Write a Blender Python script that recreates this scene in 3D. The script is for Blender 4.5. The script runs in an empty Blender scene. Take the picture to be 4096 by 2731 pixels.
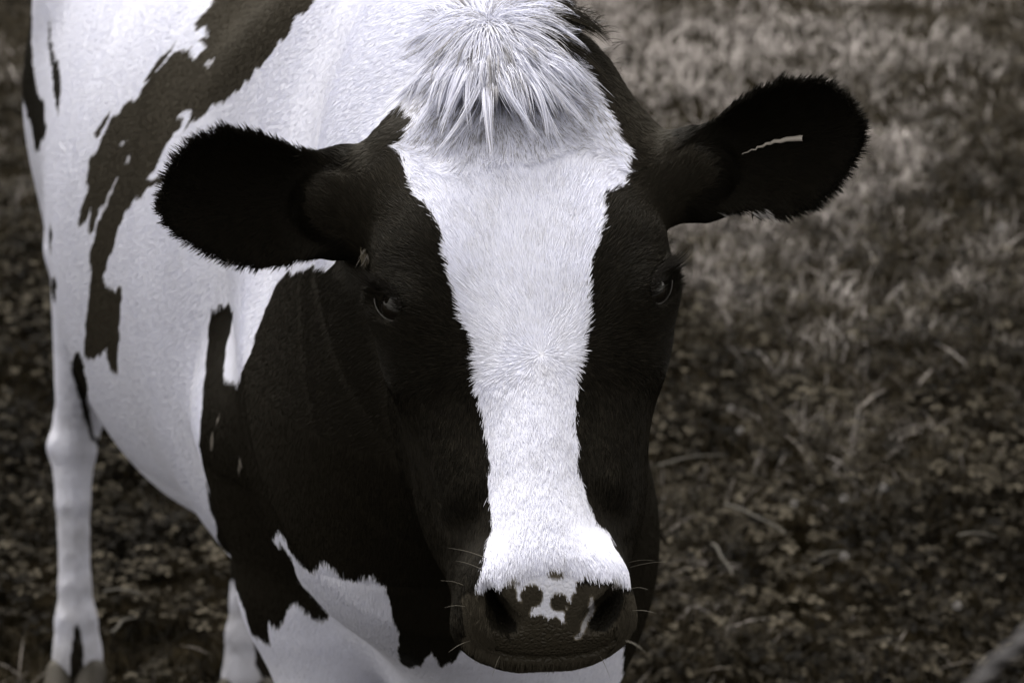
import bpy, math, random
import numpy as np
from mathutils import Vector, Matrix

random.seed(7)
rng = np.random.default_rng(11)

# ------------------------------------------------------------------ camera, sky, sun, exposure
scene = bpy.context.scene
CAM_H, PITCH, LENS = 1.70, math.radians(19.0), 70.0
FPX = 1024 * LENS / 36.0
cam_data = bpy.data.cameras.new("camera")
cam_data.lens = LENS
cam_data.sensor_width = 36.0
cam_data.clip_start = 0.05
cam_data.clip_end = 400.0
cam_data.dof.use_dof = True
cam_data.dof.focus_distance = 1.70
cam_data.dof.aperture_fstop = 7.5
cam = bpy.data.objects.new("camera", cam_data)
scene.collection.objects.link(cam)
cam.location = (0, 0, CAM_H)
cam.rotation_euler = (math.radians(90) - PITCH, 0, 0)
scene.camera = cam

SUN_EL, SUN_AZ = math.radians(64), math.radians(-25)      # high behind the cow, veiled
world = bpy.data.worlds.new("World")
scene.world = world
world.use_nodes = True
wn = world.node_tree.nodes
wl = world.node_tree.links
wn.clear()
out = wn.new("ShaderNodeOutputWorld")
bg = wn.new("ShaderNodeBackground")
sky = wn.new("ShaderNodeTexSky")
sky.sky_type = 'NISHITA'
sky.sun_disc = False
sky.sun_elevation = SUN_EL
sky.sun_rotation = SUN_AZ
sky.dust_density = 3.0
bw = wn.new("ShaderNodeHueSaturation")                     # monochrome overcast sky
bw.inputs["Saturation"].default_value = 0.0
wl.new(sky.outputs[0], bw.inputs["Color"])
warm = wn.new("ShaderNodeMix"); warm.data_type = 'RGBA'; warm.blend_type = 'MULTIPLY'
warm.inputs["Factor"].default_value = 1.0
wl.new(bw.outputs[0], warm.inputs[6]); warm.inputs[7].default_value = (1.0, .955, .88, 1)
wl.new(warm.outputs[2], bg.inputs[0])
bg.inputs[1].default_value = 0.115
wl.new(bg.outputs[0], out.inputs[0])

sun_data = bpy.data.lights.new("sun", 'SUN')
sun_data.energy = 1.5
sun_data.angle = math.radians(25)
sun_data.color = (1.0, 0.955, 0.88)
sun = bpy.data.objects.new("sun", sun_data)
scene.collection.objects.link(sun)
_sd = Vector((math.sin(SUN_AZ) * math.cos(SUN_EL), math.cos(SUN_AZ) * math.cos(SUN_EL), math.sin(SUN_EL)))
sun.rotation_euler = _sd.to_track_quat('Z', 'Y').to_euler()

scene.view_settings.view_transform = 'Standard'
scene.view_settings.look = 'None'
scene.view_settings.exposure = 1.42
scene.view_settings.gamma = 1.0
scene.view_settings.use_curve_mapping = False
scene.render.engine = 'CYCLES'
scene.cycles.max_bounces = 6
scene.cycles.diffuse_bounces = 4
scene.cycles.use_denoising = True
scene.cycles_curves.shape = 'RIBBONS'

# ------------------------------------------------------------------ measuring helpers
S19, C19 = math.sin(PITCH), math.cos(PITCH)
EYE = np.array([0, 0, CAM_H])
RT, DN, FW = np.array([1., 0, 0]), np.array([0, -S19, -C19]), np.array([0, C19, -S19])

def P(px, py, t):
    """the place in the pasture t metres deep along the sight line measured at (px, py) of the photograph"""
    return EYE + t * (FW + (px - 512) / FPX * RT + (py - 341) / FPX * DN)

def G(px, py, z=0.0):
    d = FW + (px - 512) / FPX * RT + (py - 341) / FPX * DN
    return EYE + d * ((z - CAM_H) / d[2])

def to_px(p):
    q = p - EYE
    t = q @ FW
    return np.stack([512 + FPX * (q @ RT) / t, 341 + FPX * (q @ DN) / t], -1)

def nrm(v):
    v = np.asarray(v, float)
    return v / np.maximum(np.linalg.norm(v, axis=-1, keepdims=True), 1e-9)

def tag(o, label=None, cat=None, group=None, kind=None):
    if label: o["label"] = label
    if cat: o["category"] = cat
    if group: o["group"] = group
    if kind: o["kind"] = kind
    return o

def link(o, parent=None):
    scene.collection.objects.link(o)
    if parent: o.parent = parent
    return o

def mesh_obj(name, verts, faces, mat, parent=None, smooth=True):
    """verts (n,3), faces (m,3|4) numpy"""
    me = bpy.data.meshes.new(name)
    verts = np.asarray(verts, np.float32); faces = np.asarray(faces, np.int32)
    k = faces.shape[1]
    me.vertices.add(len(verts)); me.vertices.foreach_set("co", verts.ravel())
    me.loops.add(faces.size); me.loops.foreach_set("vertex_index", faces.ravel())
    me.polygons.add(len(faces))
    me.polygons.foreach_set("loop_start", np.arange(0, faces.size, k, dtype=np.int32))
    me.polygons.foreach_set("loop_total", np.full(len(faces), k, np.int32))
    me.update(calc_edges=True)
    me.polygons.foreach_set("use_smooth", np.full(len(faces), smooth))
    if mat: me.materials.append(mat)
    return link(bpy.data.objects.new(name, me), parent)

def set_attr(idblock, name, data, domain='POINT'):
    a = idblock.attributes.new(name, 'FLOAT', domain)
    a.data.foreach_set("value", np.asarray(data, np.float32))

def _hash(i, j, k, seed):
    n = (i * 73856093) ^ (j * 19349663) ^ (k * 83492791) ^ (seed * 2654435)
    n = (n ^ (n >> 13)) * 1274126177
    return ((n ^ (n >> 16)) & 0xffff) / 65535.0

def noise3(p, scale, seed=0):
    q = np.asarray(p) * scale
    i = np.floor(q).astype(np.int64); f = q - i
    f = f * f * (3 - 2 * f)
    r = 0
    for dx in (0, 1):
        for dy in (0, 1):
            for dz in (0, 1):
                h = _hash(i[..., 0] + dx, i[..., 1] + dy, i[..., 2] + dz, seed)
                r = r + h * (f[..., 0] if dx else 1 - f[..., 0]) * (f[..., 1] if dy else 1 - f[..., 1]) * (f[..., 2] if dz else 1 - f[..., 2])
    return r

# ------------------------------------------------------------------ implicit solids (the cow's body is grown as one continuous surface)
def smin(a, b, k):
    h = np.maximum(k - np.abs(a - b), 0) / k
    return np.minimum(a, b) - h * h * k * 0.25

def smax(a, b, k):
    return -smin(-a, -b, k)

class Prim:
    def __init__(s, fn, lo, hi, k, op='add'):
        s.fn, s.lo, s.hi, s.k, s.op = fn, np.asarray(lo, float), np.asarray(hi, float), k, op

def ecap(A, B, ra, rb, side=None, k=0.04, op='add'):
    """capsule of elliptic section: ra, rb = (half width along side, half height) at its ends"""
    A, B = np.asarray(A, float), np.asarray(B, float)
    ra = (ra, ra) if np.isscalar(ra) else ra
    rb = (rb, rb) if np.isscalar(rb) else rb
    L = np.linalg.norm(B - A)
    t = (B - A) / max(L, 1e-6) if L > 1e-6 else np.array([0, -1., 0])
    s = np.array([1., 0, 0]) if side is None else np.asarray(side, float)
    s = nrm(s - t * (s @ t)); n = np.cross(s, t)
    def fn(p):
        d = p - A
        h = np.clip((d @ t) / max(L, 1e-6), 0, 1)
        c = d - h[..., None] * (t * L)
        a = ra[0] + (rb[0] - ra[0]) * h; b = ra[1] + (rb[1] - ra[1]) * h
        m = np.minimum(a, b)
        q = np.sqrt(((c @ s) / a) ** 2 + ((c @ n) / b) ** 2 + ((c @ t) / m) ** 2)
        return (q - 1) * m
    r = max(max(ra), max(rb)) + k * 1.8 + 0.03
    return Prim(fn, np.minimum(A, B) - r, np.maximum(A, B) + r, k, op)

def ell(C, axes, radii, k=0.03, op='add'):
    C = np.asarray(C, float); axes = [nrm(a) for a in axes]
    m = min(radii)
    def fn(p):
        d = p - C
        q = sum(((d @ ax) / r) ** 2 for ax, r in zip(axes, radii))
        return (np.sqrt(q) - 1) * m
    r = max(radii) + k * max(radii) / min(radii) * 1.2 + 0.02
    return Prim(fn, C - r, C + r, k, op)

def eval_prims(prims, pts):
    f = np.full(pts.shape[:-1], 0.6)
    for pr in prims:
        d = pr.fn(pts)
        f = smin(f, d, pr.k) if pr.op == 'add' else smax(f, -d, pr.k)
    return f

def axis_steps(lo, hi, coarse, *zones):
    """grid lines, finer inside each zone (from, to, step)"""
    a = [lo]
    while a[-1] < hi:
        x = a[-1]
        a.append(x + min([coarse] + [st + max(z0 - x, x - z1, 0) * 0.06 for z0, z1, st in zones]))
    return np.array(a)

def polygonise(prims, X, Y, Z):
    F = np.full((len(X), len(Y), len(Z)), 0.6, np.float32)
    for pr in prims:
        i0, i1 = np.searchsorted(X, [pr.lo[0], pr.hi[0]]); j0, j1 = np.searchsorted(Y, [pr.lo[1], pr.hi[1]]); k0, k1 = np.searchsorted(Z, [pr.lo[2], pr.hi[2]])
        if i1 <= i0 or j1 <= j0 or k1 <= k0: continue
        for ia in range(i0, i1, 48):
            ib = min(ia + 48, i1)
            g = np.stack(np.meshgrid(X[ia:ib], Y[j0:j1], Z[k0:k1], indexing='ij'), -1)
            d = pr.fn(g).astype(np.float32)
            s = F[ia:ib, j0:j1, k0:k1]
            F[ia:ib, j0:j1, k0:k1] = smin(s, d, pr.k) if pr.op == 'add' else smax(s, -d, pr.k)
    neg = F < 0
    acc = np.zeros((F.shape[0] - 1, F.shape[1] - 1, F.shape[2] - 1), bool)
    cnt = np.zeros(acc.shape, np.int8)
    for dx in (0, 1):
        for dy in (0, 1):
            for dz in (0, 1):
                cnt += neg[dx:neg.shape[0] - 1 + dx, dy:neg.shape[1] - 1 + dy, dz:neg.shape[2] - 1 + dz]
    acc = (cnt > 0) & (cnt < 8)
    ci, cj, ck = np.nonzero(acc)
    idx = np.full(acc.shape, -1, np.int32); idx[ci, cj, ck] = np.arange(len(ci))
    pos = np.zeros((len(ci), 3)); w = np.zeros(len(ci))
    ax = (X, Y, Z)
    corner = [(a, b, c) for a in (0, 1) for b in (0, 1) for c in (0, 1)]
    for d in range(3):
        for c in corner:
            if c[d]: continue
            e = list(c); e[d] = 1
            a0 = (ci + c[0], cj + c[1], ck + c[2]); a1 = (ci + e[0], cj + e[1], ck + e[2])
            f0 = F[a0].astype(float); f1 = F[a1].astype(float)
            m = (f0 < 0) != (f1 < 0)
            t = np.where(m, f0 / np.where(m, f0 - f1, 1), 0)
            for q in range(3):
                x0 = ax[q][a0[q]]; x1 = ax[q][a1[q]]
                pos[:, q] += np.where(m, x0 + (x1 - x0) * t, 0)
            w += m
    pos /= w[:, None]
    quads = []
    for d in range(3):
        u, v = [(1, 2), (2, 0), (0, 1)][d]
        sl0 = [slice(1, -1)] * 3; sl1 = [slice(1, -1)] * 3
        sl0[d] = slice(0, -1); sl1[d] = slice(1, None)
        n0 = neg[tuple(sl0)]; n1 = neg[tuple(sl1)]
        e = np.stack(np.nonzero(n0 != n1), -1)
        flip = n1[tuple(e.T)]
        base = e.copy(); base[:, u] += 1; base[:, v] += 1
        q = []
        for du, dv in ((-1, -1), (0, -1), (0, 0), (-1, 0)):
            b = base.copy(); b[:, u] += du; b[:, v] += dv
            q.append(idx[tuple(b.T)])
        q = np.stack(q, -1)
        q[flip] = q[flip][:, ::-1]
        quads.append(q)
    return pos, np.concatenate(quads)
# ------------------------------------------------------------------ the cow: head frame (u to its left, v down the face, w out of the face)
ROLL, FACE, YAW = math.radians(3.8), math.radians(22), math.radians(3)
HO = P(527, 297, 1.70)
_u0 = math.cos(ROLL) * RT - math.sin(ROLL) * DN
_v0 = math.sin(ROLL) * RT + math.cos(ROLL) * DN
_w0 = -FW
HV = math.cos(FACE) * _v0 + math.sin(FACE) * _w0
_w1 = math.cos(FACE) * _w0 - math.sin(FACE) * _v0
HU = math.cos(YAW) * _u0 - math.sin(YAW) * _w1
HW = math.cos(YAW) * _w1 + math.sin(YAW) * _u0
def H(u, v, w): return HO + u * HU + v * HV + w * HW
def to_head(p):
    d = p - HO
    return np.stack([d @ HU, d @ HV, d @ HW], -1)

UP = np.array([0, 0, 1.])
# v, half width, top, bottom, narrowing towards the bridge
PROF = np.array([
    (-.292, .012, -.085, -.110, .00),
    (-.282, .042, -.058, -.135, .00),
    (-.258, .070, -.036, -.160, .00),
    (-.220, .096, -.018, -.190, .00),
    (-.170, .117, -.004, -.215, .02),
    (-.110, .117,  .002, -.240, .05),
    (-.020, .105,  .000, -.262, .10),
    ( .050, .100, -.004, -.262, .24),
    ( .110, .090, -.006, -.240, .34),
    ( .160, .077, -.006, -.200, .34),
    ( .200, .068, -.003, -.170, .26),
    ( .232, .069, -.001, -.150, .10),
    ( .254, .067, -.010, -.140, .04),
    ( .272, .059, -.034, -.132, .05),
    ( .285, .043, -.060, -.122, .00),
    ( .291, .015, -.085, -.105, .00)])
_pv = np.linspace(PROF[0, 0], PROF[-1, 0], 320)
_pt = np.stack([np.interp(_pv, PROF[:, 0], PROF[:, i]) for i in range(1, 5)], 1)
_kr = np.exp(-np.linspace(-2.2, 2.2, 33) ** 2); _kr /= _kr.sum()
_pe = np.pad(_pt, ((16, 16), (0, 0)), mode='reflect', reflect_type='odd')
_pt = np.stack([np.convolve(_pe[:, i], _kr, 'valid') for i in range(4)], 1)
def head_fn(p):
    q = to_head(p)
    u, v, w = q[..., 0], q[..., 1], q[..., 2]
    vv = np.clip(v, PROF[0, 0], PROF[-1, 0])
    a = np.maximum(np.interp(vv, _pv, _pt[:, 0]), .008); tp = np.interp(vv, _pv, _pt[:, 1])
    bt = np.interp(vv, _pv, _pt[:, 2]); ta = np.interp(vv, _pv, _pt[:, 3])
    c = (tp + bt) / 2; b = (tp - bt) / 2
    wn_ = np.clip((w - c) / b, -1, 1)
    a = a * (1 - ta * (wn_ * 0.5 + 0.5) ** 2 * 1.3) * (1 - 0.34 * np.clip(-wn_, 0, 1) ** 2)
    n = 2.6
    r = (np.abs(u / a) ** n + np.abs((w - c) / b) ** n) ** (1 / n)
    d = (r - 1) * np.minimum(a, b)
    over = np.abs(v - vv)
    return np.where(over > 0, np.sqrt(np.maximum(d, 0) ** 2 + over ** 2) + 1e-4, d * 0.8)

def hell(c, r, k=0.03, op='add', axes=None):
    axes = axes or (HU, HV, HW)
    return ell(H(*c), axes, r, k, op)

def hcap(a, b, ra, rb, k=0.02, op='add', side=None):
    return ecap(H(*a), H(*b), ra, rb, HU if side is None else side, k, op)

hb = np.array([H(u, v, w) for u in (-.15, .15) for v in (-.33, .35) for w in (-.30, .05)])
head = [Prim(head_fn, hb.min(0), hb.max(0), 0.02)]
for s in (-1, 1):
    head.append(hell((s * .082, -.040, -.042), (.032, .065, .042), .05))
    head.append(hcap((s * .098, -.055, -.045), (s * .108, -.018, -.054), .018, .017, .05))
    head.append(hell((s * .093, .020, -.066), (.028, .040, .042), .03))
    head.append(hell((s * .074, .075, -.150), (.026, .100, .080), .05))
    head.append(hcap((s * .084, .040, -.056), (s * .060, .150, -.050), .011, .010, .03))
    head.append(hell((s * .043, .252, -.046), (.014, .020, .018), .03))
    head.append(hell((s * .030, .262, -.088), (.030, .028, .034), .03))
head.append(hell((0, .270, -.075), (.048, .022, .028), .03))
head.append(hell((0, .262, -.118), (.046, .027, .026), .010))     # chin and lower lip

head.append(hell((.056, -.205, -.062), (.046, .070, .050), .04))
head.append(hell((-.108, -.140, -.078), (.036, .052, .045), .04))
head.append(hell((.104, -.150, -.078), (.036, .050, .045), .04))      # crown, fuller on its left

def hit(px, py, prims, t0=1.35, t1=2.0):
    """nearest surface point of the solid along a sight line"""
    ts = np.linspace(t0, t1, 900)
    d = FW + (px - 512) / FPX * RT + (py - 341) / FPX * DN
    f = eval_prims(prims, EYE + ts[:, None] * d)
    i = int(np.argmax(f < 0))
    return EYE + ts[i] * d

def surf_normal(p, prims, e=.004):
    g = np.array([eval_prims(prims, np.array([p + e * np.eye(3)[i], p - e * np.eye(3)[i]])) for i in range(3)])
    return nrm(g[:, 0] - g[:, 1])

hv3 = lambda x: x[0] * HU + x[1] * HV + x[2] * HW
# ---- eyes: lids that bulge, an almond opening, the ball behind it
EYES = []
base_head = list(head)
for s, (ex, ey) in ((-1, (391, 304)), (1, (658, 287))):
    h = hit(ex, ey, base_head)
    od = nrm(hv3((s * .72, .05, .69)))
    al = hv3((-s * .50, .70, .50)); al = nrm(al - od * (al @ od))      # inner corner lower
    sh = np.cross(od, al)
    c = h - od * .012
    head.append(ell(c, (od, al, sh), (.0210, .0340, .0265), .016))
    EYES.append((c, od, al, sh, s))
    head.append(ell(c + od * .018, (od, al, sh), (.0130, .0235, .0140), .004, 'cut'))
# ---- nostrils
base_head = list(head)
NOSTRIL = (((487, 586, .0055), (490, 598, .0085), (498, 612, .0100), (509, 623, .0100)),
           ((619, 589, .0060), (615, 601, .0100), (606, 614, .0125), (596, 621, .0110)))
for path in NOSTRIL:
    q = []
    for x, y, r in path:
        h = hit(x, y, base_head); n = surf_normal(h, base_head)
        q.append((h, n, r))
    for (a, na, ra), (b, nb, rb) in zip(q[:-1], q[1:]):
        head.append(ecap(a, b, ra, rb, None, .006, 'cut'))
    for (a, na, ra) in q[1:]:
        head.append(ecap(a, a - na * .030 + HV * -.008, ra * .9, ra * .7, None, .005, 'cut'))
    # raised wing outside the slit
    a, na, ra = q[1]; b, nb, rb = q[3]
# ---- mouth
q = [hit(x, y, base_head) for x, y in ((462, 634), (478, 648), (500, 655), (520, 658), (548, 659), (575, 657), (600, 651), (617, 640))]
for a, b in zip(q[:-1], q[1:]):
    head.append(ecap(a, b, .0028, .0028, None, .006, 'cut'))

# ---- ears: leaf shaped cups
def ear(base, tip, up, face, upw, dnw, thick, cup):
    L = np.linalg.norm(tip - base)
    t = nrm(tip - base); n = nrm(face - t * (face @ t)); b = nrm(np.cross(n, t))
    if b @ up < 0: b = -b
    ss = np.array([0, .08, .2, .35, .5, .65, .8, .9, .96, 1.0])
    pu = np.maximum(np.array(upw) - .009, .003); pd = np.maximum(np.array(dnw) - .006, .003)
    def fn(p):
        d = p - base
        x = (d @ t) / L; y = d @ b; z = d @ n
        xc = np.clip(x, 0, 1)
        hu = np.interp(xc, ss, pu); hd = np.interp(xc, ss, pd)
        c = (hu - hd) / 2; h = (hu + hd) / 2
        yy = (y - c) / h
        zc = -cup * (1 - np.clip(yy, -1, 1) ** 2) * np.sin(np.pi * np.clip(xc * .86 + .12, 0, 1)) + .010 * xc
        th = thick * (1 - .25 * xc)
        q = np.sqrt(yy ** 2 + ((z - zc) / th) ** 2)
        dd = (q - 1) * np.minimum(h, th)
        ov = np.maximum(np.abs(x - xc) * L, 0)
        return np.where(ov > 0, np.sqrt(np.maximum(dd, 0) ** 2 + ov ** 2) + 1e-4, dd)
    r = .11
    return Prim(fn, np.minimum(base, tip) - r, np.maximum(base, tip) + r, .02), (t, b, n)

EARS = []
eb = P(352, 200, 1.80); et = P(160, 206, 1.735)
pr, fr = ear(eb, et, np.array([0, 0, 1.]), -FW + .1 * DN - .15 * RT,
             [.040, .044, .048, .060, .069, .072, .064, .050, .036, .006], [.032, .040, .050, .060, .062, .056, .043, .032, .022, .006], .013, .045)
EARS.append((pr, fr, eb, et))
eb = P(677, 168, 1.80); et = P(862, 123, 1.74)
pr, fr = ear(eb, et, np.array([0, 0, 1.]), -FW + .1 * DN + .15 * RT,
             [.024, .030, .038, .050, .057, .060, .055, .045, .033, .006], [.036, .042, .050, .062, .070, .067, .052, .036, .024, .006], .013, .045)
EARS.append((pr, fr, eb, et))
ear_root = [
    ecap(P(385, 205, 1.81), P(345, 205, 1.81), .038, .046, UP, .03),
    ecap(P(640, 184, 1.81), P(690, 176, 1.81), .030, .040, UP, .03)]

# ------------------------------------------------------------------ trunk, neck and legs
FWD = nrm([.47, -.88, 0]); LEFT = nrm([.88, .47, 0])
R0 = np.array([-.645, 3.25, 0])
def B(m, side, z): return R0 + m * FWD + side * LEFT + z * UP
body = [
    ecap(B(.02, .06, 1.20), B(.28, .04, 1.10), (.145, .20), (.20, .30), LEFT, .10),
    ecap(B(.28, 0, 1.06), B(.62, 0, .94), (.225, .32), (.268, .40), LEFT, .10),
    ecap(B(.62, 0, .93), B(.92, 0, .93), (.268, .43), (.25, .42), LEFT, .10),
    ecap(B(.92, 0, .95), B(1.22, 0, 1.01), (.25, .40), (.182, .38), LEFT, .10),
    ecap(B(1.16, .0, .78), B(1.38, .0, .70), (.165, .26), (.145, .24), LEFT, .08),
]
body += [ecap(P(430, 210, 2.14), P(455, 170, 1.98), (.13, .27), (.105, .19), RT, .16),
         ecap(P(455, 170, 1.98), P(515, 150, 1.86), (.100, .18), (.070, .10), RT, .09),
         ecap(P(400, 420, 2.10), P(470, 330, 1.93), (.14, .19), (.10, .13), RT, .18),
         ecap(B(1.30, -.03, 1.02), B(1.36, -.02, .80), (.12, .12), (.13, .12), LEFT, .12)]
body += [ecap(B(1.12, 0, 1.35), B(.75, 0, 1.36), .05, .045, LEFT, .12),
         ecap(B(.75, 0, 1.36), B(.15, 0, 1.37), .045, .05, LEFT, .08)]
for s in (-1, 1):
    sx = .155 - (.03 if s > 0 else -.010)
    body += [ecap(B(1.08, s * .14, 1.25), B(1.26, s * sx, .98), (.05, .12), (.06, .10), LEFT, .07),
             ecap(B(1.28, s * (sx - .01), .98), B(1.12, s * sx, .80), (.07, .10), (.06, .09), LEFT, .06),
             ecap(B(.26, s * .14 + .03, 1.30), B(.30, s * .15 + .03, 1.24), .05, .06, LEFT, .08)]
def leg(pts, radii, side=None, k=.012):
    return [ecap(pts[i], pts[i + 1], radii[i], radii[i + 1], side if side is not None else LEFT, k) for i in range(len(pts) - 1)]
FR = [B(1.15, -.186, .84), B(1.16, -.168, .64), B(1.20, -.155, .46), B(1.20, -.155, .40), B(1.19, -.155, .20), B(1.20, -.155, .125), B(1.23, -.155, .06)]
FL = [B(1.18, .165, .82), B(1.20, .155, .62), B(1.25, .150, .46), B(1.25, .150, .40), B(1.24, .150, .20), B(1.25, .150, .125), B(1.28, .150, .06)]
rr = [(.075, .10), (.062, .070), (.047, .050), (.045, .045), (.030, .032), (.042, .042), (.046, .05)]
for _l in (leg(FR, rr), leg(FL, rr)):
    _l[0].k = .09; _l[1].k = .05
    body += _l
BK = np.array([0, 1., 0])
def hind(foot, hip):
    f = foot
    return [hip, hip * .40 + (f + .62 * UP - .06 * BK) * .60 + .025 * RT, f + .47 * UP + .10 * BK + .012 * RT, f + .42 * UP + .085 * BK, f + .33 * UP + .055 * BK, f + .19 * UP + .022 * BK, f + .13 * UP + .010 * BK, f + .060 * UP]
HRf = G(80, 686); HLf = G(249, 704)
hr = [(.09, .15), (.058, .10), (.038, .055), (.039, .048), (.027, .034), (.025, .031), (.033, .038), (.043, .046)]
for _l in (leg(hind(HRf, B(.14, -.05, 1.10)), hr, RT), leg(hind(HLf, B(.10, .15, 1.10)), hr, RT)):
    _l[0].k = .06; _l[1].k = .03
    body += _l
for s in (-1, 1):
    body += [ecap(B(.04, s * .08 + .03, 1.14), B(.14, s * .08 + .03, .80), (.09, .16), (.06, .10), LEFT, .07)]
body += [ecap(B(-.13, 0, 1.26), B(-.19, 0, .70), .035, .022, LEFT, .04)]
body += [ell(B(.32, 0, .66), (FWD, LEFT, UP), (.16, .12, .12), .08)]
# the groove between the claws
for f in (HRf, HLf, FR[-1] - .06 * UP, FL[-1] - .06 * UP):
    body.append(ecap(f + .00 * UP - .10 * BK, f + .085 * UP - .075 * BK, .010, .006, RT, .02, 'cut'))
# ------------------------------------------------------------------ coat markings (where the hide is black, where white), measured on the animal
def poly(*c): return np.array(c, float).reshape(-1, 2)
HEAD_WHITE = [poly(441,40,436,19,455,0,475,-30,520,-30,560,10,547,38,573,64,592,87,605,112,615,130,626,153,620,166,624,180,624,189,611,191,603,200,599,235,588,270,586,305,583,335,
    577,361,574,392,575,422,577,457,586,501,605,527,616,549,625,562,628,579,622,579,611,573,595,575,577,581,576,591,580,600,584,606,574,609,563,609,565,612,568,623,563,622,556,616,547,618,
    540,614,530,615,529,612,527,603,517,599,516,586,504,586,489,586,476,584,479,570,488,549,493,522,490,501,488,457,483,414,479,370,481,348,472,329,461,305,455,279,
    448,244,435,218,414,187,404,172,402,150,417,115,407,98,405,88,426,71,434,54)]
DARK_SPOTS = [(555,570,8,.35),(532,595,10.5,0),(559,601.5,8.5,0),(573,606,5.5,0),(581,609,5,0),(574,616.5,9.5,0),(578,598,6.5,0),(513,577,6,.55),(524,608,7,0),(585,600,8,0),(590,583,9,.25),(583,587,7,.15),(508,591,8,.2),(499,596,9,.15),(541,619,5,0)]
LIGHT_STREAK = poly(594,595,590,596,588.5,610,582,621,579.5,631,574,636,575,640,580,639,584.5,631,588,622,594.5,611)
LIGHT_BLOB = (616,579,5.5,.55)
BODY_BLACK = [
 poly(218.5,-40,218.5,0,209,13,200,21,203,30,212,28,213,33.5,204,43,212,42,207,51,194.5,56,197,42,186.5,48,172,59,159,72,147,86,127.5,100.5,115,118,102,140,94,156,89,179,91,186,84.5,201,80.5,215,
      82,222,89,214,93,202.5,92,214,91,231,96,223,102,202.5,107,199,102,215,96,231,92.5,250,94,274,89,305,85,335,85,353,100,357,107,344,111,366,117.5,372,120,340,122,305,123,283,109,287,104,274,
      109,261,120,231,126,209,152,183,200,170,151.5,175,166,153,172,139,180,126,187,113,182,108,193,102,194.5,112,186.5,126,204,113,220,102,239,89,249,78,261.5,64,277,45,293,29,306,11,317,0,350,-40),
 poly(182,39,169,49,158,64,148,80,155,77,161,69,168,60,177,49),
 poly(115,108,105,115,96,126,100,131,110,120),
 poly(27,-40,28,0,34,0,33.5,40,36,76,45,99,48,124,46,134,38,147,34,135,20,80,14,-40),
 poly(52.5,16,55,48,60.5,59,64,80,62,113,57,96,54,72,51,32),
 poly(52,272,58,279,55.5,300,52,290), poly(52,218,53.5,232,52,248,50,240),
 poly(70,361,78,348,86,361,88,396,94,429,109,446,116,465,109,459,99,444,90,430,78,394,72,374),
 poly(73,624,77,617,80,625,83,650,84,690,70,690,71,650),
 poly(285,268,272,294,263.5,316,257,341,248,361,237,379,226,370,229,340,235,305,229,300,211,307,209,348,205.5,392,200,435,206,470,213,511,218,537,226,559,230,575,239,587,250,624,255,657,262,674.5,
      276.5,679,281,664,270,642,268,613.5,279,616,292,598,307,609,326.5,619,329,611.5,318,598,298,579,289.5,550.5,270,526.5,284,530,305,563.5,313.5,567,324,557,348,570,366,572,374.5,568,387.5,583,392,603,
      400.5,620,396,655,407,664,420,661.5,432,646,442,659,455,661.5,459,646,470,630,560,600,610,610,626,640,626,674,630,684,637.6,674,638.6,661,641,640,643,660,646,680,655,680,700,600,800,400,700,200,560,150,430,235,380,250,330,262)]
BODY_HOLES = [poly(209,62,213,58,219,57,218,61,213,64), poly(122,139,128,133,129.5,135,124,140), poly(128,158,132,150,134,151,131,160),
 poly(118,172,121,171,112,194,104,211,102,212,109,193), poly(239,445,241,455,240,472,238,462), poly(221,403,223.5,404,220,416,218,414), poly(213,425,216,421,215,436,212,438)]

EAR_PALE = [(poly(712,210,740,214,765,207,770,214,740,221,714,219), .5), (poly(222,258,245,262,250,270,228,268), .45)]
def inside(pts, pg):
    x, y = pts[:, 0], pts[:, 1]
    r = np.zeros(len(pts), bool)
    m = (x > pg[:, 0].min()) & (x < pg[:, 0].max()) & (y > pg[:, 1].min()) & (y < pg[:, 1].max())
    if not m.any(): return r
    xs, ys = x[m], y[m]; q = np.zeros(len(xs), bool)
    j = len(pg) - 1
    for i in range(len(pg)):
        xi, yi = pg[i]; xj, yj = pg[j]
        if yi != yj:
            c = ((yi > ys) != (yj > ys)) & (xs < (xj - xi) * (ys - yi) / (yj - yi) + xi)
            q ^= c
        j = i
    r[m] = q
    return r

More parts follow.
